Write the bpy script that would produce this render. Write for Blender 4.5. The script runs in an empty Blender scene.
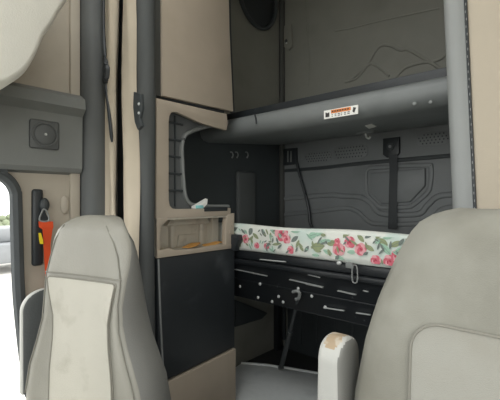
import bpy, bmesh, math, random
from mathutils import Vector, Matrix
random.seed(7)
C = bpy.context.scene.collection
PI = math.pi
TH = math.radians(42); SN, CS = math.sin(TH), math.cos(TH)
F = 380.0; EYE = 1.2

# ---------- where a sight line meets a real plane of the cab ----------
def ray(px):
    a = (px-250)/F
    return -SN+a*CS, CS+a*SN
def onX(px, py, X):
    dx, dy = ray(px); D = X/dx
    return Vector((X, D*dy, EYE+(200-py)*D/F))
def onY(px, py, Y):
    dx, dy = ray(px); D = Y/dy
    return Vector((D*dx, Y, EYE+(200-py)*D/F))

# ---------- materials ----------
def lin(c):
    r = []
    for v in c:
        v /= 255.0
        r.append(v/12.92 if v <= .04045 else ((v+.055)/1.055)**2.4)
    return (r[0], r[1], r[2], 1)
def mat(name, rgb, rough=.6, metal=0, var=.12, vscale=6, bump=.0, bscale=300, dirt=None, dscale=3, dlo=.55, dhi=.75, spec=.5):
    m = bpy.data.materials.new(name); m.use_nodes = True
    nt = m.node_tree; b = nt.nodes['Principled BSDF']
    b.inputs['Roughness'].default_value = rough; b.inputs['Metallic'].default_value = metal
    b.inputs['Specular IOR Level'].default_value = spec
    col = lin(rgb)
    tc = nt.nodes.new('ShaderNodeTexCoord')
    n = nt.nodes.new('ShaderNodeTexNoise'); n.inputs['Scale'].default_value = vscale; n.inputs['Detail'].default_value = 5
    nt.links.new(tc.outputs['Object'], n.inputs['Vector'])
    mx = nt.nodes.new('ShaderNodeMix'); mx.data_type = 'RGBA'
    mx.inputs[6].default_value = tuple(v*(1-var) for v in col[:3])+(1,)
    mx.inputs[7].default_value = tuple(min(1, v*(1+var)) for v in col[:3])+(1,)
    nt.links.new(n.outputs['Fac'], mx.inputs[0])
    out = mx.outputs[2]
    if dirt:
        n2 = nt.nodes.new('ShaderNodeTexNoise'); n2.inputs['Scale'].default_value = dscale; n2.inputs['Detail'].default_value = 8
        nt.links.new(tc.outputs['Object'], n2.inputs['Vector'])
        r = nt.nodes.new('ShaderNodeMapRange'); r.inputs[1].default_value = dlo; r.inputs[2].default_value = dhi
        nt.links.new(n2.outputs['Fac'], r.inputs[0])
        m2 = nt.nodes.new('ShaderNodeMix'); m2.data_type = 'RGBA'
        nt.links.new(r.outputs[0], m2.inputs[0]); nt.links.new(out, m2.inputs[6]); m2.inputs[7].default_value = lin(dirt)
        out = m2.outputs[2]
    nt.links.new(out, b.inputs['Base Color'])
    if bump:
        n3 = nt.nodes.new('ShaderNodeTexNoise'); n3.inputs['Scale'].default_value = bscale; n3.inputs['Detail'].default_value = 3
        nt.links.new(tc.outputs['Object'], n3.inputs['Vector'])
        bp = nt.nodes.new('ShaderNodeBump'); bp.inputs['Strength'].default_value = bump; bp.inputs['Distance'].default_value = .004
        nt.links.new(n3.outputs['Fac'], bp.inputs['Height']); nt.links.new(bp.outputs['Normal'], b.inputs['Normal'])
    return m

M = {}
M['beige'] = mat('beige_plastic', (180,172,158), .62, dirt=(162,153,138), bump=.15)
M['panel_beige'] = mat('beige_laminate', (178,166,150), .6, bump=.1, dirt=(164,152,134))
M['bulkhead'] = mat('beige_vinyl', (176,166,149), .65, var=.05, bump=.15, bscale=200, dirt=(171,160,142))
M['grey'] = mat('grey_plastic', (127,130,128), .55, bump=.15, dirt=(114,117,115))
M['grey_lt'] = mat('light_grey_plastic', (138,141,140), .5, bump=.1)
M['pillar'] = mat('pillar_grey', (96,99,99), .6, bump=.2)
M['foam'] = mat('charcoal_padding', (82,85,85), .75, bump=.3, bscale=120)
M['dark'] = mat('dark_plastic', (60,65,67), .55, bump=.15)
M['black'] = mat('black_plastic', (46,50,53), .42, bump=.1, dirt=(72,76,79), dscale=9, dlo=.6, dhi=.8)
M['blacksteel'] = mat('black_painted_steel', (34,37,40), .35, metal=.0, bump=.1, dirt=(90,94,96), dscale=25, dlo=.68, dhi=.75)
M['chip'] = mat('bare_steel', (205,208,206), .4, metal=.2)
M['vinyl'] = mat('quilted_dark_vinyl', (124,127,128), .48, bump=.15, bscale=150, dirt=(108,111,112))
M['vinyl_up'] = mat('upper_dark_vinyl', (132,132,124), .6, bump=.15, bscale=150, dirt=(118,118,110))
M['bunk'] = mat('bunk_grey_plastic', (121,125,125), .42, bump=.15, dirt=(106,110,110), dscale=5)
M['seat_vinyl'] = mat('seat_vinyl', (142,140,131), .45, bump=.25, bscale=220, dirt=(128,126,116), dscale=5)
M['seat_insert'] = mat('seat_fabric_pale', (184,181,170), .9, bump=.35, bscale=400, dirt=(154,149,136), dscale=7)
M['seat_shade'] = mat('seat_side_shade', (122,122,118), .6, bump=.25, bscale=220)  # seat covering darkened to paint the shade on its sides and rear
M['drv_fabric'] = mat('seat_fabric_grey', (142,141,132), .92, bump=.2, bscale=500, dirt=(120,118,108), dscale=5, dlo=.42, dhi=.7)
M['drv_insert'] = mat('seat_fabric_grey_insert', (152,151,143), .92, bump=.2, bscale=500, dirt=(140,137,127), dscale=6, dlo=.45, dhi=.75)
M['thread'] = mat('seam_thread', (128,126,117), .9)
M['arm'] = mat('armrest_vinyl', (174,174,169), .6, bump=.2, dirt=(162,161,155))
M['arm_shade'] = mat('armrest_shade', (118,118,114), .6, bump=.2)  # armrest vinyl darkened to paint the shade on its inner face
M['wear'] = mat('worn_foam', (160,142,118), .95, bump=.5, bscale=90, dirt=(178,168,152), dscale=40, dlo=.5, dhi=.6)
M['curtain'] = mat('beige_curtain', (200,189,170), .9, bump=.3, bscale=300, dirt=(184,172,152), dscale=4)
M['rubber'] = mat('rubber_seal', (74,78,80), .7, bump=.2)
M['carpet'] = mat('dark_carpet', (48,50,50), .95, bump=.6, bscale=200)
M['mat'] = mat('pale_floor_liner', (226,230,230), .55, bump=.3, bscale=30, dirt=(205,210,210), dscale=6)
M['orange'] = mat('orange_webbing', (226,84,40), .8, bump=.3, bscale=300)
M['yellow'] = mat('yellow_tag', (240,214,40), .7)
M['white'] = mat('white_label', (240,239,234), .5, var=.03)
M['sticker_orange'] = mat('sticker_orange', (222,130,60), .5)
M['ink'] = mat('sticker_ink', (60,58,56), .6)
M['teal'] = mat('teal_film', (150,214,214), .25)
M['paper'] = mat('orange_paper', (214,158,84), .8)
M['headliner'] = mat('headliner_grey', (226,225,216), .8, bump=.15, bscale=260, var=.06)
M['ceiling'] = mat('ceiling_fabric', (180,176,164), .9)
M['gravel'] = mat('pale_gravel', (205,202,196), .95, bump=.6, bscale=20, vscale=3)
M['leaf'] = mat('distant_leaf', (120,128,104), .9)
M['bark'] = mat('bark', (110,92,76), .9)
M['trailer'] = mat('trailer_paint', (120,122,124), .5)
M['tyre'] = mat('tyre', (50,50,50), .9)
M['cloth'] = mat('floral_ground', (228,230,222), .9, var=.06, bump=.2, bscale=300, dirt=(206,220,212), dscale=9, dlo=.5, dhi=.65)
M['rose'] = mat('rose_red', (214,112,126), .9, var=.25, vscale=60)
M['rose_lt'] = mat('rose_pink', (230,170,176), .9, var=.15, vscale=60)
M['rose_dk'] = mat('rose_deep', (190,72,92), .9, var=.2, vscale=60)
M['lf1'] = mat('leaf_grey', (122,132,126), .9, var=.2, vscale=60)
M['lf2'] = mat('leaf_olive', (152,162,124), .9, var=.2, vscale=60)
M['lf3'] = mat('leaf_mint', (164,200,178), .9, var=.15, vscale=60)

M['seamdark'] = mat('dark_seam', (70,71,68), .7)
# ---------- mesh building ----------
class MB:
    def __init__(s): s.bm = bmesh.new(); s.mi = 0
    def _f(s, vs):
        try:
            f = s.bm.faces.new(vs); f.material_index = s.mi; return f
        except ValueError: return None
    def box(s, lo, hi, bev=0, seg=2, rot=None, piv=None):
        lo = Vector(lo); hi = Vector(hi); c = (lo+hi)/2; d = hi-lo
        mt = Matrix.Translation(c) @ Matrix.Diagonal((abs(d.x), abs(d.y), abs(d.z), 1))
        if rot is not None: mt = Matrix.Translation(c) @ rot.to_4x4() @ Matrix.Diagonal((abs(d.x), abs(d.y), abs(d.z), 1))
        r = bmesh.ops.create_cube(s.bm, size=1, matrix=mt)
        vs = r['verts']; fs = set(f for v in vs for f in v.link_faces)
        for f in fs: f.material_index = s.mi
        if bev:
            es = list(set(e for v in vs for e in v.link_edges))
            bmesh.ops.bevel(s.bm, geom=es, offset=bev, segments=seg, profile=.5, affect='EDGES', material=-1)
        return s
    def prism(s, poly, axis, a, b, bev=0):
        def mk(p, t):
            if axis == 'X': return Vector((t, p[0], p[1]))
            if axis == 'Y': return Vector((p[0], t, p[1]))
            return Vector((p[0], p[1], t))
        A = [s.bm.verts.new(mk(p, a)) for p in poly]; B = [s.bm.verts.new(mk(p, b)) for p in poly]
        n = len(poly); fs = []
        fs.append(s._f(A)); fs.append(s._f(B[::-1]))
        for i in range(n): fs.append(s._f([A[i], B[i], B[(i+1) % n], A[(i+1) % n]]))
        fs = [f for f in fs if f]
        bmesh.ops.recalc_face_normals(s.bm, faces=fs)
        if bev:
            es = list(set(e for f in fs[:2] for e in f.edges))
            bmesh.ops.bevel(s.bm, geom=es, offset=bev, segments=2, profile=.5, affect='EDGES', material=-1)
        return s
    def loft(s, rings, closed=True, caps=True):
        R = [[s.bm.verts.new(p) for p in r] for r in rings]; n = len(R[0]); fs = []
        for i in range(len(R)-1):
            for j in range(n if closed else n-1):
                fs.append(s._f([R[i][j], R[i][(j+1) % n], R[i+1][(j+1) % n], R[i+1][j]]))
        if caps and closed: fs += [s._f(R[0][::-1]), s._f(R[-1])]
        bmesh.ops.recalc_face_normals(s.bm, faces=[f for f in fs if f])
        return s
    def tube(s, pts, r, n=8, closed=False, ry=None, up=Vector((0,0,1))):
        pts = [Vector(p) for p in pts]; rings = []; N = len(pts)
        for i, p in enumerate(pts):
            a = pts[(i-1) % N] if (closed or i > 0) else p; b = pts[(i+1) % N] if (closed or i < N-1) else p
            t = (b-a).normalized(); u = up if abs(t.dot(up)) < .95 else Vector((0,1,0))
            x = t.cross(u).normalized(); y = x.cross(t).normalized()
            rr = r[i] if isinstance(r, (list, tuple)) else r; rb = ry if ry else rr
            rings.append([p+x*rr*math.cos(2*PI*k/n)+y*rb*math.sin(2*PI*k/n) for k in range(n)])
        if closed: rings.append(rings[0]); return s.loft(rings, True, False)
        return s.loft(rings)
    def ball(s, c, r, seg=12, rot=None):
        r = (r, r, r) if not isinstance(r, (tuple, list)) else r
        mt = Matrix.Translation(c) @ (rot.to_4x4() if rot is not None else Matrix()) @ Matrix.Diagonal((*r, 1))
        o = bmesh.ops.create_uvsphere(s.bm, u_segments=seg, v_segments=max(6, seg//2+2), radius=1, matrix=mt)
        for f in set(f for v in o['verts'] for f in v.link_faces): f.material_index = s.mi
        return s
    def cyl(s, a, b, r, n=24, r2=None):
        a = Vector(a); b = Vector(b); return s.tube([a, b], [r, r if r2 is None else r2], n)
    def flat(s, pts):
        f = s._f([s.bm.verts.new(p) for p in pts]); return s
    def build(s, name, mats, parent=None, kind=None, label=None, local=False, angle=40, cat=None, group=None):
        me = bpy.data.meshes.new(name)
        if parent is not None and not local:
            off = Vector((0,0,0)); q = parent
            while q is not None: off += q.location; q = q.parent
            bmesh.ops.translate(s.bm, verts=s.bm.verts, vec=-off)
            root = parent
            while root.parent is not None: root = root.parent
            if root.rotation_euler.z: bmesh.ops.rotate(s.bm, verts=s.bm.verts, cent=(0,0,0), matrix=Matrix.Rotation(-root.rotation_euler.z, 3, 'Z'))
        piv = None
        if parent is None and len(s.bm.verts):      # put the origin at the base of a lone mesh
            xs = [v.co for v in s.bm.verts]
            piv = Vector(((min(p.x for p in xs)+max(p.x for p in xs))/2, (min(p.y for p in xs)+max(p.y for p in xs))/2, min(p.z for p in xs)))
            bmesh.ops.translate(s.bm, verts=s.bm.verts, vec=-piv)
        s.bm.to_mesh(me); s.bm.free()
        for m_ in (mats if isinstance(mats, list) else [mats]): me.materials.append(m_)
        for p in me.polygons: p.use_smooth = True
        me.set_sharp_from_angle(angle=math.radians(angle))
        o = bpy.data.objects.new(name, me); C.objects.link(o)
        if piv is not None: o.location = piv
        o.parent = parent
        if kind: o['kind'] = kind
        if label: o['label'] = label
        if cat: o['category'] = cat
        if group: o['group'] = group
        return o
def thing(name, label, cat, loc=(0,0,0), group=None):
    o = bpy.data.objects.new(name, None); C.objects.link(o); o.location = loc
    o.empty_display_size = .05
    o['label'] = label; o['category'] = cat
    if group: o['group'] = group
    return o
def S(name, mb, m, parent=None, angle=40): return mb.build(name, m, parent, 'structure' if parent is None else None, angle=angle)
def smooth_path(pts, k=6, closed=False):
    pts = [Vector(p) for p in pts]; out = []; n = len(pts)
    for i in range(n if closed else n-1):
        g = lambda q: pts[q % n] if closed else pts[max(0, min(n-1, q))]
        p0, p1, p2, p3 = g(i-1), g(i), g(i+1), g(i+2)
        for j in range(k):
            t = j/k
            out.append(.5*((2*p1)+(p2-p0)*t+(2*p0-5*p1+4*p2-p3)*t*t+(3*p1-p0-3*p2+p3)*t**3))
    if not closed: out.append(pts[-1])
    return out

# ---------- the cab shell ----------
XL, XR, YB, YF, ZC = -1.75, .50, 2.30, -.85, 2.76
FS = .10     # raised sleeper floor
S('floor', MB().box((XL-.05, YF-.05, -.05), (XR+.05, .98, 0)), M['carpet'])
S('floor_sleeper', MB().box((XL-.05, .98, -.05), (XR+.05, YB+.05, FS)), M['carpet'])
cl = MB().box((XL-.05, YF-.05, ZC), (-1.35, YB+.05, ZC+.05)).box((.10, YF-.05, ZC), (XR+.05, YB+.05, ZC+.05))
cl.box((-1.35, YF-.05, ZC), (.10, -.45, ZC+.05)).box((-1.35, .75, ZC), (.10, YB+.05, ZC+.05))   # unseen roof opening, added over the seats to let in more daylight
S('ceiling', cl, M['ceiling'])

def slab_with_hole(outer, hole, X0, X1):
    mb = MB(); bm = mb.bm
    for X in (X0, X1):
        vo = [bm.verts.new((X, *p)) for p in outer]; vh = [bm.verts.new((X, *p)) for p in hole]
        es = [bm.edges.new((v[i], v[(i+1) % len(v)])) for v in (vo, vh) for i in range(len(v))]
        bmesh.ops.triangle_fill(bm, use_beauty=True, edges=es, use_dissolve=False)
        if X == X0: a = (vo, vh)
        else: b = (vo, vh)
    for k in (0, 1):
        n = len(a[k])
        for i in range(n): mb._f([a[k][i], a[k][(i+1) % n], b[k][(i+1) % n], b[k][i]])
    bmesh.ops.recalc_face_normals(bm, faces=bm.faces[:])
    return mb
def arc(cx, cz, r, a0, a1, n=7): return [(cx+r*math.cos(math.radians(a0+(a1-a0)*i/n)), cz+r*math.sin(math.radians(a0+(a1-a0)*i/n))) for i in range(n+1)]
door_hole = arc(.41, 1.21, .10, 90, 0) + [(.515, 1.0), (.522, .8), (.545, .55), (.565, .40), (.565, .12)] + [(-.50, .12)] + arc(-.40, 1.21, .10, 180, 90)
S('wall_left', slab_with_hole([(YF, 0), (.97, 0), (.97, ZC), (YF, ZC)], door_hole, XL-.05, XL), M['beige'])
S('wall_left_sleeper', MB().box((XL-.05, .97, FS), (XL, YB, ZC)), M['vinyl_up'])
S('wall_right', slab_with_hole([(YF, 0), (YB, 0), (YB, ZC), (YF, ZC)],
  arc(.55, 1.55, .12, 90, 0)+arc(.55, .95, .12, 0, -90)+arc(-.55, .95, .12, 270, 180)+arc(-.55, 1.55, .12, 180, 90), XR, XR+.05), M['bulkhead'])
fw = MB().box((XL-.05, YF-.05, 0), (XR+.05, YF, .95)).box((XL-.05, YF-.05, 2.3), (XR+.05, YF, ZC))
fw.box((XL-.05, YF-.05, .95), (XL+.1, YF, 2.3)).box((XR-.1, YF-.05, .95), (XR+.05, YF, 2.3))  # unseen windshield opening, made taller to let in more daylight
S('wall_front', fw, M['grey'])
rear = S('wall_rear', MB().box((XL-.05, YB, 0), (XR+.05, YB+.05, ZC)), M['vinyl_up'])

# door opening with its rubber weatherstrip (the door stands open)
pts = [Vector((XL+.012, p[0], p[1])) for p in door_hole]
S('door_1', MB().tube(smooth_path(pts, 3, True), .024, 8, True, up=Vector((1,0,0))), M['rubber'])

# moulded grey header over the door
hp = [(XL-.002, 1.675), (-1.715, 1.67), (-1.675, 1.645), (-1.668, 1.60), (-1.685, 1.585), (-1.700, 1.57), (-1.704, 1.34), (-1.715, 1.322), (XL-.002, 1.312)]
mb = MB(); A = -.80; B = .765
mb.loft([[Vector((x, y, z)) for x, z in hp] for y in (A, -.2, .4, B)])
S('trim_1', mb, M['grey'], angle=30)
# grey pillar cover behind the door and the beige strip in front of it
mb = MB()
prof = [(-1.752, .775), (-1.72, .770), (-1.690, .785), (-1.676, .81), (-1.676, .855), (-1.69, .885), (-1.752, .9)]
mb.loft([[Vector((x, y, z)) for x, y in prof] for z in (0, .7, 1.5, ZC)])
S('trim_2', mb, M['pillar'], angle=50)
S('trim_3', MB().box((-1.752, .725, .0), (-1.728, .768, ZC), .006), M['beige'])
# soft padded column at the front edge of the sleeper cabinet
def tall(cx, cy, rx, ry, n=16, amp=.004):
    return [[Vector((cx+rx*math.cos(2*PI*k/n)+amp*math.sin(z*5), cy+ry*math.sin(2*PI*k/n), z)) for k in range(n)] for z in [FS+ (ZC-FS)*i/24 for i in range(25)]]
S('trim_4', MB().loft(tall(-1.435, .918, .043, .040)), M['foam'])
S('trim_5', MB().loft(tall(-1.474, .935, .028, .030)), M['dark'])

# ---------- beige partition and its grey post at the right ----------
def lean(z): return .022-.022*(z-1.2)/.55
mb = MB(); mb.prism([(-.272+lean(0), 0), (-.272+lean(ZC), ZC), (XR, ZC), (XR, 0)], 'Y', 1.25, 1.29)
S('wall_partition', mb, M['bulkhead'])
mb = MB()
post = [(-.338, 1.40), (-.338, 1.27), (-.330, 1.245), (-.315, 1.238), (-.290, 1.241), (-.277, 1.247), (-.270, 1.40)]
mb.loft([[Vector((x+lean(z), y, z)) for x, y in post] for z in (FS, .6, 1.2, 1.8, ZC)])
S('trim_6', mb, M['grey_lt'], angle=50)
mb = MB(); mb.tube([Vector((-.2735+lean(z), 1.246, z)) for z in (FS, .6, 1.2, 1.8, ZC)], .0045, 8)
bead = S('trim_7', mb, M['black'])
mb = MB()
for i in range(46):
    z = 1.0+i*.022; x = -.2735+lean(z)+.001*math.sin(i*3.1)
    mb.ball((x, 1.2417, z), (.0012, .0008, .0045), 6)
mb.build('stitching', M['grey_lt'], bead)

# ---------- overhead console, top left ----------
t = thing('overhead_console', 'pale grey padded overhead console bulging down at the upper left corner', 'console', (-1.15, 0, 1.5))
def con(X): return [onX(px, py, -1.15).yz for px, py in ((75, -12), (60, 12), (53, 25), (45, 36), (39, 50), (32, 64), (24, 74), (14, 81), (2, 85))]
cp = con(0)
prof = [(y, z) for y, z in cp] + [(.18, 1.475), (-.10, 1.46), (-.40, 1.50), (-.45, 1.58), (-.45, 2.05), (-.3, 2.2), (.4, 2.2), (.56, 2.05)]
prof = [(p.x, p.y) for p in smooth_path([Vector((a, b, 0)) for a, b in prof], 3, True)]
mb = MB()
def insetp(k):
    cy = sum(p[0] for p in prof)/len(prof); cz = sum(p[1] for p in prof)/len(prof)
    return [(cy+(y-cy)*k, cz+(z-cz)*k) for y, z in prof]
rings = []
for X, k in ((XL+.002, 1), (-1.5, 1), (-1.17, 1), (-1.155, .99), (-1.142, .965), (-1.136, .93)):
    rings.append([Vector((X, y, z)) for y, z in insetp(k)])
mb.loft(rings); mb.build('shell', M['headliner'], t, angle=60)
for off in (.0, .022):
    mb = MB(); sp = [Vector((-1.134, .27-off+.06*q, 1.56+.5*q)) for q in (0, .25, .5, .75, 1)]
    mb.tube(sp, .003, 6); mb.build('seam', M['thread'], t)

# ---------- square speaker in the header ----------
c = onX(44, 135, -1.703)
t = thing('wall_speaker', 'square black speaker with a round grille set in the grey header over the door', 'speaker', (-1.703, c.y, c.z-.07))
mb = MB().box((-1.706, c.y-.058, c.z-.060), (-1.692, c.y+.058, c.z+.060), .01); mb.build('frame', M['pillar'], t)
mb = MB(); ring = [Vector((-1.690, c.y+.048*math.cos(a*PI/16), c.z+.048*math.sin(a*PI/16))) for a in range(32)]
mb.tube(ring, .005, 6, True, up=Vector((1,0,0))); mb.build('grille_ring', M['pillar'], t)
mb = MB().ball((-1.692, c.y, c.z), (.010, .044, .044), 20); mb.build('grille', M['pillar'], t)
mb = MB().ball((-1.682, c.y, c.z), (.004, .006, .006), 10); mb.build('badge', M['chip'], t)

# oval cover cap on the door pillar trim
c = onX(65, 205, XL+.004)
MB().ball((XL+.002, c.y, c.z), (.012, .020, .042), 16).build('cover_cap', M['beige'], None, label='small oval beige cover cap on the trim right of the belt guide', cat='cover cap')

# ---------- orange seat belt on its black guide ----------
a = onX(38, 189, XL+.02); b = onX(37, 266, XL+.02)
t = thing('seat_belt', 'orange seat belt hanging from a black height guide behind the door opening', 'seat belt', (XL, a.y, b.z))
mb = MB().box((XL-.002, a.y-.022, b.z), (XL+.024, a.y+.022, a.z), .012, 3); mb.build('guide_rail', M['black'], t)
q = onX(43, 205, XL+.035)
mb = MB().ball((XL+.03, q.y+.008, q.z), (.014, .020, .03), 12); mb.build('anchor_bolt', M['dark'], t)
loop = [onX(px, py, XL+.05) for px, py in ((39.5, 220), (41, 214), (44, 209), (47.5, 213), (49, 220), (44, 221.5))]
mb = MB().tube(smooth_path(loop, 4, True), .0035, 6, True, up=Vector((1,0,0))); mb.build('belt_ring', M['grey_lt'], t, label='pale steel ring')
mb = MB().prism([(v.y, v.z) for v in (onX(40, 221, XL+.045), onX(44, 209, XL+.045), (onX(49, 221, XL+.045)))], 'X', XL+.04, XL+.047); mb.build('ring_cover', M['black'], t)
wb = [[onX(x0, y, XL+d), onX(x1, y, XL+d), onX(x1, y, XL+d-.006), onX(x0, y, XL+d-.006)] for x0, x1, y, d in
      ((38.5, 53, 221.5, .05), (39, 53.5, 227, .055), (42.5, 52.5, 229.5, .05), (43.5, 50.5, 245, .045), (44.5, 51, 265, .045), (46, 52.5, 290, .05), (47.5, 54, 320, .06), (49, 56, 360, .06))]
mb = MB().loft(wb); mb.build('webbing', M['orange'], t)
wb = [[onX(x0, y, XL+.056), onX(x1, y, XL+.056), onX(x1, y, XL+.052), onX(x0, y, XL+.052)] for x0, x1, y in ((38.5, 41, 233), (39, 43, 240), (40, 43.5, 244))]
mb = MB().loft(wb); mb.build('warning_tab', M['yellow'], t, label='yellow tab')

# ---------- bunched curtain with its black tie ----------
t = thing('privacy_curtain', 'beige privacy curtain gathered in tall folds beside the grey pillar', 'curtain', (-1.6, .88, .16))
plan = []
keys = ([(-1.735, .905), (-1.715, .858), (-1.690, .850), (-1.662, .872), (-1.645, .872), (-1.625, .848), (-1.602, .842), (-1.586, .850), (-1.582, .862), (-1.60, .872)],
        [(-1.500, .90), (-1.508, .875), (-1.506, .856), (-1.485, .842), (-1.455, .845), (-1.437, .870)])
zs = [.17+i*(ZC-.19)/26 for i in range(27)]
for ki, key in enumerate(keys):
    rings = []; kp = smooth_path([Vector((x, y, 0)) for x, y in key], 4)
    for z in zs:
        row = []
        for i, p in enumerate(kp):
            u = i/(len(kp)-1)
            w = .005*math.sin(z*4+u*6+ki*2)+.003*math.sin(z*9+u*15)
            sh = .035*max(0, min(1, (1.7-z)/.7))*(u if ki else 0)
            row.append(Vector((p.x+w*.6+sh, p.y+w, z)))
        rings.append(row+[v+Vector((0, .004, 0)) for v in row[::-1]])
    MB().loft(rings).build('fabric', M['curtain'], t, angle=80)
tp = [onY(px, py, .838) for px, py in ((104, -40), (103.5, 12), (104, 40), (105, 56), (107, 66), (107, 76), (106, 84), (107, 95), (109, 112), (112, 142))]
mb = MB().tube(smooth_path(tp, 4), [.007]*8+[.008]*6+[.013]*3+[.020]*7+[.010]*4+[.008]*8+[.004], 8); mb.build('tie_strap', M['black'], t, label='black tie strap')
# bent grey latch on the padded column
c = onY(138, 110, .83)
t = thing('curtain_latch', 'small charcoal latch bracket on the padded column beside the curtain', 'latch', (c.x, .83, c.z-.08))
pl = [onY(px, py, .83) for px, py in ((135, 92), (142, 94), (143, 108), (141, 118), (143, 126), (139, 130), (136, 122), (134.5, 108))]
mb = MB().prism([(v.x, v.z) for v in pl], 'Y', .822, .838, .004); mb.build('bracket', M['dark'], t)
for py in (104, 113): mb = MB().ball(onY(139, py, .822), .006, 8); mb.build('screw', M['chip'], t)

# ---------- sleeper cabinet ----------
XC = -1.42
t = thing('sleeper_cabinet', 'tall beige and black sleeper cabinet with open niche left of the bunks', 'cabinet', (-1.58, 1.2, FS))
cab = t
mb = MB().box((XL+.006, .968, 1.66), (XC-.024, 1.40, 2.70)).box((XL+.006, .968, FS), (XC-.024, 1.45, .935)).box((XL+.002, .960, FS), (XC-.024, .972, 2.70))
mb.box((XC-.17, .972, .935), (XC-.155, 1.45, 1.13)).box((XL+.006, .972, 1.125), (XC-.06, 1.45, 1.15))
mb.build('carcass', M['dark'], t)
up = [onX(157, 97, XC).yz, onX(234, 112, XC).yz]
mb = MB().prism([(.995, 1.664), (1.446, 1.672), (1.418, 2.10), (1.40, 2.70), (.990, 2.70)], 'X', XC-.022, XC, .004); ud = mb.build('upper_door', M['panel_beige'], t)
MB().box((XC-.03, .964, 1.662), (XC-.012, .997, 2.70), .004).build('front_strip', M['seamdark'], t)
mb = MB().prism([(1.447, 1.668), (1.456, 1.668), (1.430, 2.10), (1.412, 2.70), (1.402, 2.70), (1.42, 2.10)], 'X', XC-.026, XC-.002); mb.build('edge_seal', M['black'], ud, label='black edge seal')
Cp = [(.964, 1.648), (1.395, 1.650), (1.405, 1.60), (1.395, 1.565), (1.23, 1.574), (1.075, 1.604)] + [(1.045, 1.598), (1.034, 1.58), (1.03, 1.55), (1.03, 1.20), (1.036, 1.175), (1.05, 1.162), (1.075, 1.158), (1.425, 1.158), (1.425, 1.118), (.964, 1.118)]
mb = MB().prism(Cp, 'X', XC-.022, XC, .003); mb.build('niche_surround', M['panel_beige'], t)
mb = MB().box((XC-.01, 1.24, 1.143), (XC+.003, 1.40, 1.164), .003); mb.build('slot_plate', M['black'], t)
# liner behind the surround, with a hole framed by the grey bent trim
XT = -1.475
path = [onX(px, py, XT) for px, py in ((227, 122.5), (220, 123.5), (205, 127), (192, 131), (185, 135.5), (182, 143), (181.5, 155), (183, 180), (184.5, 194), (188, 202), (195, 205.5), (210, 206.5), (228, 206.5))]
pth = smooth_path(path, 4)
mb = MB().tube(pth, .014, 8, ry=.011); mb.build('niche_frame', M['grey'], t)
ln = [(pth[0].y, 1.655), (.975, 1.655), (.975, 1.15), (pth[-1].y, 1.15)] + [(v.y, v.z) for v in pth[::-1]]
mb = MB().prism(ln, 'X', XT-.012, XT-.002)
mb.build('niche_liner', M['pillar'], t)
mb = MB()
for z in (1.24, 1.32, 1.40, 1.48, 1.56):
    mb.box((XT-.004, .98, z), (XT+.006, 1.15, z+.010), .002)
for y in (1.045, 1.10): mb.box((XT-.004, y, 1.17), (XT+.005, y+.007, 1.6))
mb.build('liner_ribs', M['dark'], t)
# open cubby
M['cubby'] = mat('cubby_plastic', (196,190,176), .6, bump=.2, dirt=(160,152,138), dscale=12)
z0, z1 = .962, 1.118
mb = MB()
mb.box((XC-.155, .966, z0), (XC-.145, 1.43, z1)).box((XC-.15, .966, z0-.012), (XC-.005, 1.44, z0)).box((XC-.15, .966, z1-.008), (XC-.005, 1.44, z1))
mb.box((XC-.15, .966, z0), (XC-.004, .978, z1)).box((XC-.15, 1.385, z0), (XC-.10, 1.43, z1))
mb.build('cubby', M['cubby'], t)
mb = MB()   # moulded ribs in the back of the cubby
for y in (1.13, 1.32): mb.box((XC-.148, y, z0), (XC-.118, y+.03, z1-.03), .006)
mb.prism([(1.10, z1-.045), (1.39, z1-.045), (1.36, z1-.01), (1.13, z1-.01)], 'X', XC-.148, XC-.115, .004)
mb.prism([(1.18, z0), (1.31, z0), (1.30, z0+.06), (1.19, z0+.06)], 'X', XC-.148, XC-.135, .004)
mb.build('cubby_ribs', M['cubby'], t)
mb = MB()   # broken face frame
mb.prism([(1.385, .955), (1.455, .950), (1.456, .985), (1.448, 1.0), (1.452, 1.13), (1.40, 1.125), (1.39, 1.08)], 'X', XC-.03, XC+.002, .003)
mb.prism([(.966, .944), (1.45, .944), (1.455, .966), (1.30, .972), (1.18, .966), (1.06, .970), (1.03, .984), (.966, .975)], 'X', XC-.012, XC+.004, .002)
mb.prism([(.966, .97), (.985, .975), (.982, 1.05), (.992, 1.09), (1.02, 1.105), (1.02, 1.12), (.966, 1.12)], 'X', XC-.012, XC+.001, .002)
for y, z in ((1.41, 1.02), (1.425, 1.06), (1.43, .98)): mb.box((XC, y, z), (XC+.008, y+.012, z+.02), .003)
mb.build('cubby_frame', M['panel_beige'], t)
mb = MB().prism([(.975, .39), (1.455, .415), (1.455, .942), (.968, .942)], 'X', XC-.022, XC, .004); ld = mb.build('lower_door', M['black'], t, label='scuffed black lower door')
mb = MB().tube([(XC+.002, .972, .94), (XC+.002, .984, .66), (XC+.002, 1.0, .395)], .005, 6); mb.build('edge_strip', M['grey_lt'], ld, label='bare metal edge strip')
mb = MB().prism([(.975, FS), (1.452, FS), (1.452, .408), (.975, .380)], 'X', XC-.02, XC+.012, .005); mb.build('base_panel', M['panel_beige'], t)

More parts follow.
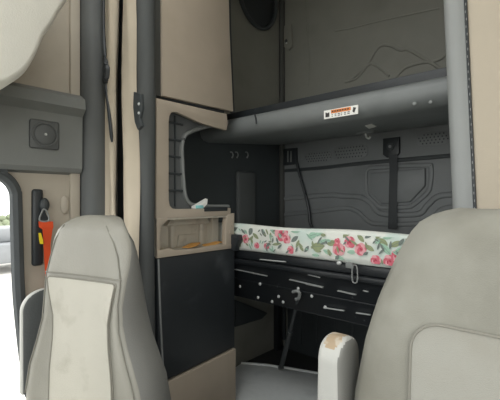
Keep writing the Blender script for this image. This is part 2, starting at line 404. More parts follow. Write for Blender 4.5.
# things lying in the niche and the cubby
c = onX(197, 205, -1.50); 
p = [onX(px, py, -1.45) for px, py in ((193, 206), (194, 203), (199, 202), (205, 199), (206, 201), (200, 205), (196, 207))]
q = thing('glossy_packet', 'small glossy white and teal packet lying at the bottom of the open niche', 'packet', (-1.44, p[2].y, 1.158))
y0 = p[0].y
mb = MB().loft([[Vector((-1.462, y0+.0, 1.1585)), Vector((-1.43, y0, 1.1585)), Vector((-1.43, y0, 1.166)), Vector((-1.462, y0, 1.168))],
                [Vector((-1.462, y0+.06, 1.160)), Vector((-1.43, y0+.05, 1.160)), Vector((-1.43, y0+.05, 1.188)), Vector((-1.462, y0+.06, 1.196))],
                [Vector((-1.462, y0+.085, 1.185)), Vector((-1.43, y0+.075, 1.18)), Vector((-1.43, y0+.078, 1.204)), Vector((-1.462, y0+.088, 1.208))]])
mb.build('wrapper', M['white'], q)
mb = MB().box((-1.428, y0-.002, 1.1585), (-1.4225, y0+.045, 1.174), .002); mb.build('band', M['teal'], q, label='teal band')
def scrap(y, x, s, ang, label):
    mb = MB(); rr = Matrix.Rotation(ang, 3, 'Z') @ Matrix.Rotation(.12, 3, 'X')
    n = 7; top = []
    for k in range(n):
        a = 2*PI*k/n; r = s*(.7+.5*random.random()); v = rr @ Vector((r*.5*math.cos(a), r*math.sin(a), .004*math.sin(3*a)))
        top.append(Vector((x, y, z0+.013))+v)
    mb.loft([[v-Vector((0,0,.003)) for v in top], top]); return mb.build('paper_scrap', M['paper'], None, label=label, cat='paper')
scrap(1.22, XC-.07, .075, .2, 'torn orange paper scrap at the middle of the open cubby')
scrap(1.345, XC-.045, .07, -.3, 'torn orange paper scrap toward the right end of the open cubby')

# ---------- rear wall: quilted lower vinyl, seams, vents ----------
YW = YB
mb = MB().box((XL+.004, YW-.012, .93), (XR, YW, 1.62)); quilt = mb.build('quilted_panel', M['vinyl'], rear)
YQ = YW-.013
def ridge(pts, r, m, name='embossed_ridge', closed=False, parent=rear, Y=YQ, sm=True):
    P = [onY(px, py, Y) for px, py in pts]
    if sm: P = smooth_path(P, 4, closed)
    return MB().tube(P, r, 8, closed, ry=r*.7, up=Vector((0,1,0))).build(name, m, parent)
ridge([(281, 171), (320, 168), (360, 163.5), (400, 160), (470, 154)], .012, M['dark'], 'seam_welt')
ridge([(281, 199), (330, 195), (340, 196), (360, 197), (370, 203), (378, 212), (390, 214.5), (418, 214), (427, 206), (436, 197.5), (446, 195), (470, 193)], .017, M['vinyl'])
ridge([(281, 215), (320, 211), (345, 208), (358, 212), (368, 221), (380, 224), (424, 223), (436, 214), (446, 208), (470, 206)], .015, M['vinyl'])
ridge([(367, 170), (380, 167.5), (425, 165), (431, 168), (430, 186), (426, 194), (413, 205), (405, 207), (382, 207.5), (375, 203), (367.5, 195), (366, 185)], .014, M['vinyl'], closed=True)
pp = [onY(px, py, YQ) for px, py in ((371, 173), (426, 168.5), (426, 186), (411, 202), (382, 204), (371, 193))]
MB().prism([(v.x, v.z) for v in pp], 'Y', YQ-.018, YQ+.004, .012).build('raised_pad', M['vinyl'], rear)
# upper upholstery seams and peaks
ridge([(335, 31), (352, 28), (380, 21), (412, 14), (440, 8)], .005, M['vinyl_up'], 'upholstery_seam', Y=YW-.002)
YU = YW-.004
ridge([(350, 80), (366, 66), (376, 50), (383, 45), (392, 46), (400, 50), (408, 49.5), (418, 55), (430, 62), (442, 70)], .009, M['vinyl_up'], 'upholstery_fold', Y=YU)
ridge([(345, 82), (357, 78), (367, 66), (373, 64), (381, 69), (389, 76)], .008, M['vinyl_up'], 'upholstery_fold', Y=YU)
ridge([(395, 78), (405, 68), (420, 63), (438, 60), (448, 52)], .008, M['vinyl_up'], 'upholstery_fold', Y=YU)
ridge([(308, 86), (309, 60), (307, 30), (306, -6)], .008, M['vinyl_up'], 'upholstery_fold', Y=YU)
# seams in the corner and on the left sleeper wall
MB().tube([(XL+.02, YW-.02, .3), (XL+.02, YW-.02, ZC-.02)], .022, 8).build('corner_welt', M['seamdark'], rear)
def grille(px0, py0, px1, py1, label):
    a = onY(px0, py0, YQ); b = onY(px1, py1, YQ); c = (a+b)/2; hw = abs(b.x-a.x)/2; hh = abs(a.z-b.z)/2; hh = max(hh, .035)
    t = thing('vent_grille', label, 'vent', (c.x, YQ, c.z-hh), 'perforated vents along the rear wall')
    poly = [(c.x+hw*math.copysign(abs(math.cos(k*PI/12))**.5, math.cos(k*PI/12)), c.z+hh*math.copysign(abs(math.sin(k*PI/12))**.7, math.sin(k*PI/12))) for k in range(24)]
    MB().prism(poly, 'Y', YQ-.004, YQ+.002, .002).build('plate', M['vinyl'], t)
    mb = MB(); nx = max(6, int(hw*2/.022)); nz = 4
    for i in range(nx):
        for j in range(nz):
            u = (i+.5)/nx*2-1; v = (j+.5)/nz*2-1
            if abs(u)**3+abs(v)**3 > .9: continue
            mb.ball((c.x+u*hw*.92+(j % 2)*.008, YQ-.005, c.z+v*hh*.85), (.0045, .002, .0045), 6)
    o = mb.build('perforations', M['dark'], t); o['kind'] = 'stuff'
grille(304, 164, 332, 150, 'perforated dark vent plate low on the rear wall right of the cable bracket')
grille(333, 161, 368, 143, 'perforated dark vent plate just left of the webbing strap bracket')
grille(416, 147, 450, 130, 'perforated dark vent plate right of the webbing strap bracket')

MB().box((XL-.002, .974, .936), (XL+.004, YW-.014, 1.64)).build('end_panel', M['dark'], bpy.data.objects['wall_left_sleeper'])
# ---------- webbing strap and cable on the rear wall ----------
c = onY(392, 147, YQ)
t = thing('restraint_strap', 'dark webbing restraint strap hanging from a bracket on the quilted rear wall', 'strap', (c.x, YQ, 1.075))
MB().prism([(v.x, v.z) for v in (onY(384, 139, YQ), onY(400.5, 137, YQ), onY(400.5, 153, YQ), onY(397, 157, YQ), onY(388, 158, YQ), onY(384, 155, YQ))], 'Y', YQ-.02, YQ+.001, .005).build('bracket', M['black'], t)
MB().cyl((c.x, YQ-.03, c.z), (c.x, YQ-.018, c.z), .022).build('bolt', M['dark'], t)
MB().cyl((c.x, YQ-.034, c.z), (c.x, YQ-.028, c.z), .009).build('bolt_head', M['grey_lt'], t)
pts = [(389, 397.5, 155), (389.5, 397.5, 170), (389, 397, 190), (388.5, 397, 210), (388, 397, 229), (388, 397, 236)]
rg = [[onY(a, y, YQ-.024), onY(b, y, YQ-.024), onY(b, y, YQ-.018), onY(a, y, YQ-.018)] for a, b, y in pts]
for r_ in rg:
    for v in r_: v.z = max(v.z, 1.0)
MB().loft(rg[:-1]).build('webbing', M['black'], t)
c = onY(290, 157, YQ)
t = thing('cable_bracket', 'small dark bracket with a loose cable hanging near the rear corner', 'bracket', (c.x, YQ, c.z-.06))
MB().prism([(v.x, v.z) for v in (onY(285, 149, YQ), onY(298, 148, YQ), onY(298, 164, YQ), onY(285, 166, YQ))], 'Y', YQ-.025, YQ+.001, .005).build('plate', M['black'], t)
for px in (288, 291): MB().tube([onY(px, 151, YQ-.026), onY(px, 162, YQ-.026)], .005, 6).build('clip', M['grey'], t)
MB().tube(smooth_path([onY(px, py, YQ-.03) for px, py in ((297, 163), (299, 172), (302, 183), (306, 197), (309, 210), (310, 222), (312, 226.5))], 4), .011, 8).build('cable', M['black'], t)

# left sleeper wall: rib, speaker opening, latch, hooks
a = onX(240, 171, XL+.03); b = onX(254, 171, XL+.03)
MB().box((XL-.002, a.y-.02, 1.02), (XL+.035, b.y+.02, a.z), .017, 3).build('wall_rib', M['foam'], None, label='upright grey rib on the end wall between the two bunks', cat='rib')
cc = onX(258, -4, XL+.01)
t = thing('round_speaker', 'large dark round speaker grille high on the end wall above the bunk', 'speaker', (XL, cc.y, cc.z-.22))
ring = [Vector((XL+.014, cc.y+.20*math.cos(k*PI/18), cc.z+.22*math.sin(k*PI/18))) for k in range(36)]
MB().tube(ring, .014, 8, True, up=Vector((1,0,0))).build('rim', M['dark'], t)
MB().ball((XL+.004, cc.y, cc.z), (.018, .188, .208), 24).build('grille', M['black'], t)
pl = [onY(px, py, YW-.02) for px, py in ((283, 26), (291, 24), (292, 46), (288, 50), (283, 46))]
t = thing('latch_plate', 'narrow dark latch plate in the rear corner right of the round speaker', 'latch', (pl[0].x, YW, pl[3].z))
MB().prism([(v.x, v.z) for v in pl], 'Y', YW-.022, YW+.002, .005).build('plate', M['vinyl_up'], t)
MB().ball(onY(286, 41, YW-.026), (.012, .01, .014), 10).build('latch_button', M['black'], t)
MB().ball(onY(286.5, 43, YW-.038), .006, 8).build('screw', M['chip'], t)
for i, (px, nm) in enumerate(((232, 'small steel wire hook nearest the niche frame under the upper bunk'), (237, 'small steel wire hook in the middle of three under the upper bunk'), (247, 'small steel wire hook nearest the rear corner under the upper bunk'))):
    p = onX(px, 155, XL+.02)
    MB().tube(smooth_path([Vector((XL-.001, p.y, p.z+.02)), Vector((XL+.02, p.y, p.z+.018)), Vector((XL+.03, p.y, p.z)), Vector((XL+.022, p.y, p.z-.018)), Vector((XL+.012, p.y+.008, p.z-.012))], 4), .004, 6).build('wire_hook', M['grey_lt'], None, label=nm, cat='hook', group='wire hooks on the end wall')

# ---------- upper bunk ----------
t = thing('upper_bunk', 'dark grey moulded upper bunk platform spanning the sleeper above the mattress', 'bunk', (-.7, 1.9, 1.55))
prof = [(1.52, 1.655), (1.500, 1.643), (1.490, 1.622), (1.492, 1.597), (1.50, 1.575), (1.52, 1.558), (1.56, 1.55), (2.26, 1.613), (2.26, 1.65), (1.62, 1.65), (1.56, 1.656)]
mb = MB().loft([[Vector((x, y, z)) for y, z in prof] for x in (XL+.004, -1.2, -.7, -.2, XR-.01)]); mb.build('platform', M['bunk'], t, angle=35)
mb = MB().box((XL+.005, 1.585, 1.655), (XR-.01, 1.625, 1.712), .008); mb.build('safety_lip', M['black'], t)
mb = MB().box((XL+.005, 1.63, 1.655), (XR-.01, 2.255, 1.70), .01); mb.build('bunk_pad', M['dark'], t)
mb = MB(); mb.tube([onY(255, 115, 1.497), onY(256, 119, 1.489), onY(256.5, 124, 1.489)], .005, 6); mb.build('notch', M['black'], t)
# scuffs: bare marks on the front edge
for px, py, w in ((224, 121.5, 4), (227, 123.5, 3), (414, 103.5, 4), (430, 102, 3.5)):
    a = onY(px, py, 1.489); MB().ball((a.x, 1.4925 if py > 110 else 1.4935, a.z), (w*.0020, .003, .007), 8).build('scuff', M['grey_lt'], t)
# warning sticker on the front edge
def bunk_front(px, py):
    v = onY(px, py, 1.488); return v
st = []
mb = MB(); P = [bunk_front(px, py) for px, py in ((324, 111), (358, 104.5), (358, 113.5), (324, 119.5))]
zc = sum(v.z for v in P)/4
L, R_ = P[0].x, P[1].x; zt, zb = zc+.019, zc-.019
t2 = thing('warning_sticker', 'white and orange warning sticker on the front edge of the upper bunk', 'sticker', ((L+R_)/2, 1.49, zb))
mb = MB().box((L, 1.4875, zb), (R_, 1.4915, zt)); mb.build('backing', M['white'], t2)
w = R_-L
mb = MB().box((L+w*.22, 1.4868, zc+.001), (L+w*.80, 1.4876, zt-.003)); mb.build('orange_band', M['sticker_orange'], t2)
mb = MB()
for k in range(7): mb.box((L+w*(.25+k*.075), 1.4862, zc+.006), (L+w*(.25+k*.075+.045), 1.4869, zt-.007))
for row in range(2):
    for k in range(6): mb.box((L+w*(.24+k*.093), 1.4866, zc-.006-row*.007), (L+w*(.24+k*.093+.03+.035*((k*7+row*3) % 3)/2), 1.4876, zc-.003-row*.007))
mb.build('print', M['ink'], t2)
mb = MB(); mb.prism([(L+w*.05, zc-.012), (L+w*.17, zc-.012), (L+w*.17, zc+.008), (L+w*.11, zc+.006), (L+w*.05, zc+.010)], 'Y', 1.4866, 1.4876); mb.build('pictogram', M['ink'], t2)
mb = MB(); mb.prism([(L+w*.85, zc-.006), (L+w*.90, zc-.012), (L+w*.95, zc+.008), (L+w*.87, zc+.012)], 'Y', 1.4866, 1.4876)
mb.build('pictogram', M['ink'], t2)
def under(px, py):    # on the sloping underside
    dx, dy = ray(px); k = (200-py)/F; a = (1.615-1.55)/(2.285-1.56)
    D = (1.55-a*1.56-EYE)/(k-a*dy); return Vector((D*dx, D*dy, EYE+k*D))
q = [under(px, py) for px, py in ((365, 125.5), (372, 123.8), (377, 126), (369, 128.3))]
MB().loft([[v-Vector((0, 0, .003)) for v in q], [v+Vector((0,0,.001)) for v in q]]).build('white_label', M['white'], None, label='small plain white label stuck under the upper bunk', cat='label')
a, b = under(354, 133.5), under(378, 129.8)
t2 = thing('reading_lamp', 'slim grey fixture with a tiny hook under the upper bunk beside the white label', 'fixture', (a+b)/2-Vector((0, 0, .02)))
m_ = (a+b)/2
MB().ball(m_, (.06, .02, .010), 14).build('fixture_body', M['grey_lt'], t2)
MB().tube(smooth_path([m_+Vector((0,0,-.004)), m_+Vector((.004,0,-.03)), m_+Vector((.02,0,-.042)), m_+Vector((.03,0,-.032))], 4), .006, 6).build('hook', M['chip'], t2)

# ---------- mattress with floral cover ----------
mb = MB()
ZB, ZT, YM = .932, 1.07, 1.47
n = 60; rings = []
for i in range(n+1):
    X = XL+.01+(XR-.02-XL)*i/n
    sag = .006*math.sin(X*7)+.004*math.sin(X*17+1); s2 = .004*math.sin(X*9+2)
    k = 1 if 0 < i < n else .96
    pr = [(YM+.012, ZB+sag*.0), (YM+.001, ZB+.010+max(0, sag)), (YM, ZB+.03), (YM-.002, ZB+.065), (YM, ZT-.02+s2), (YM+.006, ZT-.006+s2), (YM+.02, ZT+s2), (1.56, ZT-.012), (1.9, 1.02), (2.26, .985), (2.275, .97), (2.275, ZB)]
    rings.append([Vector((X, y, z)) for y, z in pr])
mb.loft(rings)
mats = [M['cloth'], M['rose'], M['rose_lt'], M['rose_dk'], M['lf1'], M['lf2'], M['lf3']]
layer = [0]
def patch(pts, mi, thick=.0006):
    mb.mi = mi; layer[0] += 1; y = YM-.0030-.00001*layer[0]
    pts = [(u, max(ZB+.012, min(ZT-.016, v))) for u, v in pts]
    q = []
    for p in pts:
        if not q or (abs(p[0]-q[-1][0])+abs(p[1]-q[-1][1])) > 1e-4: q.append(p)
    if len(q) < 3: return
    vs = [mb.bm.verts.new((u, y, v)) for u, v in q]
    f = mb._f(vs)
    if f and f.normal.y > 0: pass
def leaf(u, v, L_, W, ang, mi):
    pts = []
    for k in range(7): s = k/6; pts.append((L_*(s-.5), W*math.sin(PI*s)**.8/2))
    for k in range(5, 0, -1): s = k/6; pts.append((L_*(s-.5), -W*math.sin(PI*s)**.8/2))
    ca, sa = math.cos(ang), math.sin(ang)
    patch([(u+x*ca-z*sa, v+x*sa+z*ca) for x, z in pts], mi)
    if mi != 4: # vein
        patch([(u+x*ca-z*sa, v+x*sa+z*ca) for x, z in ((-L_*.45, -.0007), (L_*.45, -.0007), (L_*.45, .0007), (-L_*.45, .0007))], 4)
def rose(u, v, r, rich=1):
    for k in range(6):
        a = k*PI/3+random.random()*.5; c = (u+r*.5*math.cos(a), v+r*.45*math.sin(a)); rr = r*(.5+.15*random.random())
        patch([(c[0]+rr*math.cos(j*PI/5)*(1+.12*math.sin(j*2.3)), c[1]+rr*math.sin(j*PI/5)) for j in range(10)], 2 if (k+rich) % 2 else 1)
    patch([(u+r*.45*math.cos(j*PI/5), v+r*.42*math.sin(j*PI/5)) for j in range(10)], 1)
    patch([(u+r*.24*math.cos(j*PI/4+.3)+r*.05, v+r*.2*math.sin(j*PI/4)) for j in range(8)], 3)
    if rich: patch([(u-r*.3+r*.15*math.cos(j*PI/3), v-r*.2+r*.3*math.sin(j*PI/3)) for j in range(6)], 3)
def uv(px, py): p = onY(px, py, YM); return p.x, p.z
for px, py, L_, W, ang, mi in ((236, 228, .055, .022, .8, 4), (251, 231, .05, .028, 1.2, 4), (264, 233, .05, .02, -.9, 4), (274, 229, .05, .022, .3, 4), (256, 236, .05, .02, -.6, 5), (295, 239, .05, .022, .6, 4),
    (296, 231, .06, .02, .1, 6), (320, 231, .06, .034, 1.0, 6), (313, 235, .05, .03, .3, 6), (318, 246.5, .075, .036, .15, 5), (307, 249, .04, .018, .9, 4), (347, 233, .055, .026, .9, 5), (362, 232, .05, .022, -.2, 5), (369, 235, .045, .02, .7, 4), (361, 238, .045, .02, -.8, 5),
    (389, 236, .055, .024, .4, 6), (383, 242, .05, .026, -.5, 5), (386, 249, .06, .026, -.8, 6), (379, 234, .05, .022, 1.1, 5), (332, 243, .05, .026, .3, 5), (370, 248, .045, .02, -.5, 5), (352, 252, .045, .018, .1, 6), (340, 258, .05, .018, -.2, 6), (277, 244, .06, .014, .2, 5), (272, 250, .045, .012, -.4, 6), (240, 244, .04, .02, 1.0, 5), (328, 252, .05, .02, -.3, 6), (396, 244, .05, .022, .5, 5)):
    u, v = uv(px, py); leaf(u, v, L_, W, ang, mi)
for px, py, r, rich in ((246, 239, .024, 0), (257, 245.5, .017, 1), (267, 246, .017, 1), (282, 233, .040, 0), (287, 239, .022, 0), (291, 250, .020, 1), (339, 249, .028, 0), (350, 242, .026, 1), (361, 249, .026, 0), (376, 260, .022, 1), (390, 261, .026, 1), (338, 241, .014, 1), (303, 228.5, .012, 0), (397, 255, .02, 1)):
    u, v = uv(px, py); rose(u, v, r, rich)
for k in range(26):    # the rest of the cover, beyond the seat
    u = random.uniform(-.36, XR-.05); v = random.uniform(ZB+.03, ZT-.03)
    if k % 3 == 0: rose(u, v, .022, k % 2)
    else: leaf(u, v, .055, .024, random.uniform(-1.2, 1.2), 4+k % 3)
for k in range(70):    # faint background foliage
    u = random.uniform(-1.46, -.36); v = random.uniform(ZB+.02, ZT-.02); leaf(u, v, random.uniform(.025, .045), random.uniform(.008, .016), random.uniform(-1.5, 1.5), 4+k % 3)
for k in range(40):    # small sprigs
    u = random.uniform(-1.46, -.36); v = random.uniform(ZB+.02, ZT-.02); leaf(u, v, .022, .007, random.uniform(-1.5, 1.5), 4+k % 3)
o = mb.build('mattress', mats, None, label='thin bunk mattress in a pink rose floral cover on the black lower bunk frame', cat='mattress', angle=50)

# ---------- lower bunk frame ----------
t = thing('lower_bunk_frame', 'black steel lower bunk frame with slotted pan under the floral mattress', 'bunk frame', (-.7, 1.9, FS))
mb = MB().box((XL+.004, 1.478, .888), (XR-.01, 1.52, .930), .006).box((XL+.004, 1.458, .862), (XR-.01, 1.50, .886), .005); mb.build('front_rail', M['blacksteel'], t)
mb = MB().box((XL+.004, 1.5, .912), (XR-.01, 2.24, .931)); mb.build('bunk_board', M['dark'], t)
def panY(z): return 1.50+(.866-z)*.32
mb = MB()
prof = [(1.485, .866), (1.50, .866), (panY(.66)+.012, .66), (panY(.66), .655)]
mb.loft([[Vector((x, y, z)) for y, z in prof] for x in (XL+.004, -1.3, -.7, XR-.01)])
mb.box((XL+.004, panY(.66), .65), (XR-.01, panY(.66)+.1, .662))
for z in (.835, .76): mb.box((XL+.01, panY(z)-.012, z-.004), (XR-.02, panY(z)+.003, z+.004), .003)
pan = mb.build('slotted_pan', M['blacksteel'], t)
def onpan(px, py):
    dx, dy = ray(px); k = (200-py)/F
    # Y = 1.5+(.866-z)*.32
    D = (1.5+(.866-EYE)*.32)/(dy+.32*k); return Vector((D*dx, D*dy-.016, EYE+k*D))
for x0, y0, x1, y1, w in ((238, 269, 269, 275.5, .009), (292, 279, 325, 286.5, .012), (308, 283.5, 325, 287, .005), (340, 290, 358, 294, .013), (326, 307, 346, 310, .008), (365, 290, 370, 291, .007), (358, 312, 372, 314, .008), (310, 274, 322, 277, .004), (262, 259, 288, 261.5, .003)):
    MB().tube([onpan(x0, y0), onpan((x0+x1)/2, (y0+y1)/2), onpan(x1, y1)], w, 6, ry=.003).build('slot_edge', M['chip'], t)
for px, py in ((234, 263.5), (235.5, 269), (242, 286), (262, 283.5), (260, 297), (280.5, 296), (274, 301), (285, 301.5), (313.5, 295.5), (327, 306.5), (235, 280), (300, 288)):
    MB().ball(onpan(px, py), (.0085, .005, .0085), 8).build('rivet', M['chip'], t)
# dangling latch on the rail
a = onY(349, 265, 1.45); 
mb = MB().box((a.x-.012, 1.44, a.z-.012), (a.x+.02, 1.456, a.z+.012), .003); lt = mb.build('latch', M['grey'], t)
lp = smooth_path([onY(px, py, 1.436) for px, py in ((353, 266), (352, 274), (353, 282), (357, 282), (357.5, 273), (356.5, 266))], 4, True)
MB().tube(lp, .003, 6, True, up=Vector((0,1,0))).build('latch_loop', M['grey_lt'], lt)
MB().ball(onY(339, 263, 1.462), (.012, .008, .009), 8).build('release_knob', M['chip'], t, label='pale release knob')
MB().tube(smooth_path([onpan(px, py)+Vector((0, -.012, 0)) for px, py in ((296, 291), (300, 290), (303, 292), (302, 297), (299, 298))], 4), .008, 6).build('strut_hook', M['grey_lt'], t)
# end gusset
g = [Vector((XL+.004, 1.60, .66)), Vector((XL+.004, 1.60, .40)), Vector((XL+.004, 2.05, .66))]
gp = [onX(px, py, XL+.03) for px, py in ((236, 300), (268, 313), (262, 319), (236, 327))]
MB().prism([(v.y, v.z) for v in gp], 'X', XL+.002, XL+.03, .004).build('end_gusset', M['dark'], t)
# legs holding the frame at the back corners
MB().box((XL+.01, 2.19, FS), (XL+.05, 2.24, .912), .004).build('leg', M['blacksteel'], t)
MB().box((XR-.06, 2.19, FS), (XR-.02, 2.24, .912), .004).build('leg', M['blacksteel'], t)
# black buckle at the mattress end
t = thing('bunk_buckle', 'black plastic buckle hooked over the left end of the floral mattress', 'buckle', onY(235, 251, 1.45))
MB().prism([(v.x, v.z) for v in (onY(230.5, 249, 1.44), onY(231, 238, 1.44), onY(233, 234, 1.44), onY(239, 235, 1.44), onY(240, 240, 1.44), onY(237, 246, 1.44), onY(236, 251, 1.44))], 'Y', 1.425, 1.466, .006).build('body', M['black'], t)
MB().box(onY(233, 236.2, 1.42), onY(237.5, 237.8, 1.43)+Vector((0,.001,0))).build('tab', M['dark'], t)

# gas strut under the bunk
t = thing('gas_strut', 'thin dark gas strut leaning from the bunk pan down to the floor', 'strut', (-1.63, 2.14, FS))
A = onpan(301, 294)+Vector((0, .0, 0)); B = Vector((-1.60, 2.08, FS+.02))
dx, dy = ray(281); k = (200-368)/F; D = (FS+.02-EYE)/k; B = Vector((D*dx, D*dy, FS+.02))
MB().tube([A, A.lerp(B, .45)], .009, 8).build('rod', M['dark'], t)
MB().tube([A.lerp(B, .42), B], .015, 10).build('cylinder', M['dark'], t)
MB().ball(B, .02, 10).build('foot', M['grey'], t)

# ribbed storage back below the bunk
mb = MB().box((XL+.08, YW-.03, FS), (XR-.08, YW-.002, .60))
for px in (248, 270, 284, 300, 316, 334, 352): 
    a = onY(px, 330, YW-.03); mb.box((a.x-.02, YW-.036, FS+.06), (a.x+.015, YW-.026, .52), .004)
mb.build('ribbed_back_panel', M['dark'], rear)

# pale liner on the sleeper floor
def onfl(px, py, z): dx, dy = ray(px); D = (z-EYE)*F/(200-py); return (D*dx, D*dy)
e = [onfl(px, py, FS) for px, py in ((241, 365), (265, 367), (290, 370.5), (315, 375), (345, 379), (372, 383))]
e = [(max(XL+.012, x), y) for x, y in e]
poly = [(XL+.012+.06, 1.48)] + e + [(.2, 2.1), (.2, 1.42), (-1.0, 1.40)]
mb = MB().prism(poly, 'Z', FS, FS+.012, .003)
rp = [Vector((x, y, FS+.012)) for x, y in e]
mb.tube(rp, .010, 6)
mb.build('floor_liner', M['mat'], None, label='pale grey rumpled floor liner on the sleeper floor under the bunk', cat='floor liner')

# ---------- seats ----------
def interp(tab, t):
    for (a, va), (b, vb) in zip(tab, tab[1:]):
        if t <= b:
            s = (t-a)/(b-a); s = s*s*(3-2*s) if False else s
            return va+(vb-va)*s
    return tab[-1][1]
def make_seat(label, top, HW, TK, ins_top, ins_hw, mats, corner, bow, seam_across, edge_, rec):
    mv, mi, ms = mats
    t = thing('air_ride_seat', label, 'seat', (0,0,0))
    def e1(tt): return edge_[1]-.35*max(0, 1-tt/.2)
    def front(x, tt, hw):     # y of the front face
        u = min(1, abs(x)/max(hw, .01)); base = -rec*(min(1, tt/.5)+max(0, tt-.25))
        bol = -bow*min(1, max(0, tt-.12)/.15)*max(0, (u-.45)/.55)**2*(1 if u < .8 else 1)
        return base+bol+edge_[0]*(1+.9*max(0, 1-tt/.2))*max(0, (u-e1(tt))/(1-e1(tt)))**2.2+.035*max(0, 1-tt/.05)**2
    ts = [0, .006, .015, .03, .05, .08, .11, .15, .19, .23, .27, .32, .38, .44, .50, .58, .66]
    rings = []
    for tt in ts:
        hw = interp(HW, tt); th = interp(TK, tt); z = top-tt; r = []
        N = 24
        for k in range(N+1):
            x = hw*(-1+2*k/N); x = hw*math.sin(PI/2*x/hw)*.35+x*.65
            r.append(Vector((x, front(x, tt, hw), z)))
        yb = front(0, tt, hw)+th
        for k in range(N+1):
            x = hw*(1-2*k/N)*.97; u = abs(x)/hw
            r.append(Vector((x, max(front(x, tt, hw)+.012, yb-.05*max(0, (u-.6)/.4)**2), z)))
        rings.append(r)
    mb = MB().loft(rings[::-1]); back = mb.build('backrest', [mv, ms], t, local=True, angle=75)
    n_ = 2*(24+1)
    for k, p in enumerate(back.data.polygons):       # sides and rear take the darker tone, shade painted into the colour
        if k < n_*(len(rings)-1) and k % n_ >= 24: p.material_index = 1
    # insert panel with rounded upper corners
    rows = []; z_lo = .66
    K = 16
    for i in range(23):
        tt = ins_top+(corner*(i/10)**2 if i <= 10 else corner+(z_lo-ins_top-corner)*(i-10)/12); d = tt-ins_top
        w = interp(ins_hw, tt)
        if d < corner: w -= corner-math.sqrt(max(0, corner**2-(corner-d)**2))
        hw = interp(HW, tt)
        rows.append([Vector((w*(-1+2*k/K), front(w*(-1+2*k/K), tt, hw)-.006, top-tt)) for k in range(K+1)])
    mb = MB(); rr = [r+[v+Vector((0, .012, 0)) for v in r[::-1]] for r in rows]; mb.loft(rr)
    ins = mb.build('backrest_insert', mi, back, local=True, angle=75)
    edge = [r[0] for r in rows[::-1]]+rows[0][1:-1]+[r[-1] for r in rows]
    MB().tube(edge, .0025, 6, up=Vector((0,1,0))).build('piping', M['thread'], back, local=True)
    if seam_across:
        hw = interp(HW, ins_top); pts = [Vector((x, front(x, ins_top, hw)-.002, top-ins_top+.012)) for x in [hw*(-.95+1.9*k/20) for k in range(21)]]
        MB().tube(pts, .0025, 6, up=Vector((0,1,0))).build('seam', M['thread'], back, local=True)
        for sgn in (-1, 1):     # seam running down each shoulder
            pts = []
            for tt in (.03, .08, .12, .16, .2, .26, .34, .42, .5, .6):
                hw = interp(HW, tt); x = sgn*hw*(.94-.30*max(0, 1-tt/.2)); pts.append(Vector((x, front(x, tt, hw)-.002, top-tt)))
            MB().tube(pts, .002, 6, up=Vector((0,1,0))).build('seam', M['thread'], back, local=True)
    # cushion, pedestal
    mb = MB(); cr = []
    for y, w, zt in ((-.52, .22, .44), (-.50, .245, .475), (-.44, .26, .495), (-.25, .26, .48), (-.02, .26, .475), (.04, .24, .47)):
        r = []
        for k in range(16):
            a = 2*PI*k/16; cx, sz = math.cos(a), math.sin(a)
            r.append(Vector((w*math.copysign(abs(cx)**.4, cx), y, .40+(zt-.40)*math.copysign(abs(sz)**.5, sz))))
        cr.append(r)
    mb.loft(cr).build('cushion', mi, t, local=True, angle=70)
    MB().box((-.2, -.42, .06), (.2, .06, .33), .03, 3).build('pedestal', M['dark'], t, local=True)
    MB().box((-.23, -.46, 0), (.23, .10, .06), .008).build('base_plate', M['blacksteel'], t, local=True)
    MB().box((-.13, .02, .40), (.13, .09, top-.60), .01).build('recliner_bracket', M['dark'], t, local=True)
    return t
p_HW = [(0, .050), (.006, .088), (.015, .112), (.03, .134), (.05, .153), (.08, .168), (.12, .175), (.15, .175), (.2, .172), (.28, .168), (.33, .172), (.40, .195), (.46, .222), (.52, .245), (.60, .26), (.7, .25)]
p_TK = [(0, .03), (.03, .065), (.06, .085), (.15, .11), (.3, .155), (.5, .175), (.7, .175)]
d_TK = [(0, .03), (.03, .06), (.1, .085), (.3, .14), (.5, .19), (.7, .19)]
ps = make_seat('pale grey passenger seat with vinyl head section and lighter insert near the door', 1.150, p_HW, p_TK, .200, [(0, .148), (.205, .147), (.33, .118), (.40, .122), (.5, .135), (.7, .14)], (M['seat_vinyl'], M['seat_insert'], M['seat_shade']), .012, .022, True, (.020, .86), .008)
ps.location = (-1.196, .54, 0); ps.rotation_euler.z = math.radians(17)
d_HW = [(0, .155), (.006, .180), (.015, .202), (.03, .222), (.06, .242), (.10, .260), (.15, .274), (.2, .286), (.28, .302), (.38, .318), (.5, .325), (.7, .31)]
ds = make_seat('grey cloth driver seat at the near right, seen from the front', 1.184, d_HW, d_TK, .205, [(0, .197), (.7, .197)], (M['drv_fabric'], M['drv_insert'], M['seat_shade']), .05, .03, False, (.055, .72), .03)
ds.location = (-.05, .74, 0)
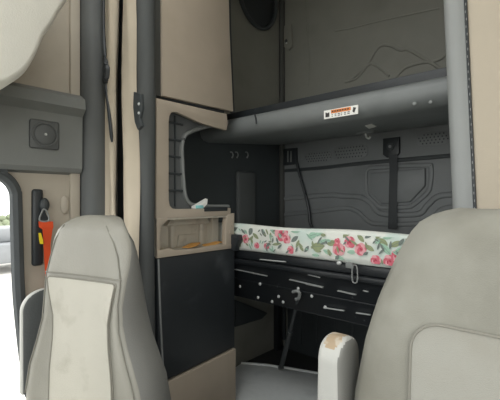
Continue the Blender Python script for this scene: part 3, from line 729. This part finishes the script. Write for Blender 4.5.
# upright armrests, one on each seat
def armrest(parent, x0, x1, y0, y1, z0, z1, m1, wear=None, label=None, m2=None):
    cx, cy, hx, hy = (x0+x1)/2, (y0+y1)/2, (x1-x0)/2, (y1-y0)/2
    rings = []; NR, NS = 40, 48
    for i in range(NR+1):
        q_ = i/NR; s_z = 1-(1-q_)**1.6; z = z0+(z1-z0)*s_z; d = z1-z
        R = hy*.95
        ky = 1 if d > R else math.sqrt(max(.02, 1-((R-d)/R)**2))
        kx = 1 if d > R*.5 else (.55+.45*math.sqrt(max(0, 1-((R*.5-d)/(R*.5))**2)))
        tp = 1-.26*s_z
        r = []
        for q in range(NS):
            a = 2*PI*q/NS; c_, s_ = math.cos(a), math.sin(a)
            r.append(Vector((cx+hx*tp*kx*math.copysign(abs(c_)**.45, c_), cy+hy*ky*math.copysign(abs(s_)**.45, s_), z)))
        rings.append(r)
    ar = MB().loft(rings).build('armrest', [m1, m2 or M['arm_shade'], M['wear']], parent, label=label, angle=70)
    off = Vector((0, 0, 0)); 
    for p in ar.data.polygons:
        c = p.center+parent.location
        if p.normal.x > .6 and p.normal.z < .6: p.material_index = 1  # inner face gets the darker tone that paints its shade
        if wear:
            e = ((c.x-wear[0])/wear[3])**2+((c.y-wear[1])/wear[4])**2+((c.z-wear[2])/wear[5])**2
            if e+.35*math.sin(c.x*230+c.z*190)*math.sin(c.y*210+c.z*90) < 1: p.material_index = 2
    MB().cyl(Vector((x0 if abs(x0) < abs(x1) else x0, cy, z0+.05)), Vector((x1, cy, z0+.05)), .03).build('armrest_pivot', M['dark'], ar)
    return ar
# passenger armrest, against the outboard side
a1 = armrest(ps, -1.56, -1.512, .465, .62, .50, .866, M['arm'], m2=M['foam'], label='armrest with shade painted on its inner face')  # charcoal tone paints the shade on the inner face
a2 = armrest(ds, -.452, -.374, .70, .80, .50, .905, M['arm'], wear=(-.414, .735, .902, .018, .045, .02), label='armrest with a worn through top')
# link brackets that carry the armrests
MB().box((-1.52, .49, .50), (-1.40, .56, .58), .006).build('armrest_mount', M['dark'], ps)
MB().box((-.39, .73, .52), (-.33, .78, .58), .006).build('armrest_mount', M['dark'], ds)

# ---------- yard outside the open door ----------
GZ = -1.25
S('ground', MB().box((-60, -40, GZ-.1), (60, 60, GZ)), M['gravel'])
def bush(x, y, h, w, label):
    t = thing('distant_tree', label, 'tree', (x, y, GZ), None)
    MB().tube([(x, y, GZ), (x+.05, y, GZ+h*.4)], [.16, .09], 8).build('trunk', M['bark'], t)
    mb = MB()
    for k in range(26):
        a = random.uniform(0, 2*PI); r = w*random.random()**.5
        mb.ball((x+r*math.cos(a), y+r*math.sin(a), GZ+h*(.3+.55*random.random())), w*random.uniform(.2, .38), 8)
    mb.build('crown', M['leaf'], t)
def at(px, D): dx, dy = ray(px); return dx*D, dy*D
x, y = at(1, 19); bush(x, y, 1.9, .7, 'pale green bushy tree in the yard beyond the open door')
def trailer(x, y, label):
    t = thing('parked_trailer', label, 'trailer', (x, y, GZ))
    MB().box((x-1.2, y-.9, GZ+.35), (x+1.2, y+.9, GZ+1.0), .08).build('body', M['trailer'], t)
    MB().box((x-.8, y-.7, GZ+.98), (x+.6, y+.7, GZ+1.5), .15).build('canopy', M['trailer'], t)
    for dx_ in (-.7, .7):
        MB().cyl((x+dx_, y-.95, GZ+.32), (x+dx_, y-.75, GZ+.32), .32).build('wheel', M['tyre'], t)
        MB().cyl((x+dx_, y+.75, GZ+.32), (x+dx_, y+.95, GZ+.32), .32).build('wheel', M['tyre'], t)
x, y = at(4, 13.5); trailer(x, y, 'low grey parked trailer seen through the open door')

# ---------- light: bright overcast day coming in through the windshield, doors and an added roof opening ----------
w = bpy.data.worlds.new('day'); bpy.context.scene.world = w; w.use_nodes = True
bg = w.node_tree.nodes['Background']; bg.inputs[0].default_value = (.985, 1, .985, 1); bg.inputs[1].default_value = 3.7
def portal(loc, rot, sx, sy):
    l = bpy.data.lights.new('portal', 'AREA'); l.shape = 'RECTANGLE'; l.size = sx; l.size_y = sy; l.cycles.is_portal = True
    o = bpy.data.objects.new('daylight_portal', l); C.objects.link(o); o.location = loc; o.rotation_euler = rot
portal((-.625, .15, ZC+.03), (0, 0, 0), 1.45, 1.2)
portal(((XL+XR)/2, YF-.02, 1.625), (math.radians(90), 0, 0), XR-XL, 1.35)          # faces +Y
portal((XL-.02, .0, .72), (0, math.radians(-90), 0), 1.25, 1.15)                  # faces +X
portal((XR+.02, 0, 1.25), (0, math.radians(90), 0), .86, 1.36)                     # faces -X

cam = bpy.data.cameras.new('camera'); co = bpy.data.objects.new('camera', cam); C.objects.link(co)
cam.sensor_width = 36; cam.lens = 36*F/500; cam.clip_start = .02
co.location = (0, 0, EYE); co.rotation_euler = (PI/2, 0, TH)
sc = bpy.context.scene; sc.camera = co
sc.cycles.diffuse_bounces = 8; sc.cycles.max_bounces = 12
vs = sc.view_settings; sc.display_settings.display_device = 'sRGB'
vs.view_transform = 'Standard'; vs.look = 'None'; vs.gamma = 1; vs.use_curve_mapping = False; vs.exposure = 0
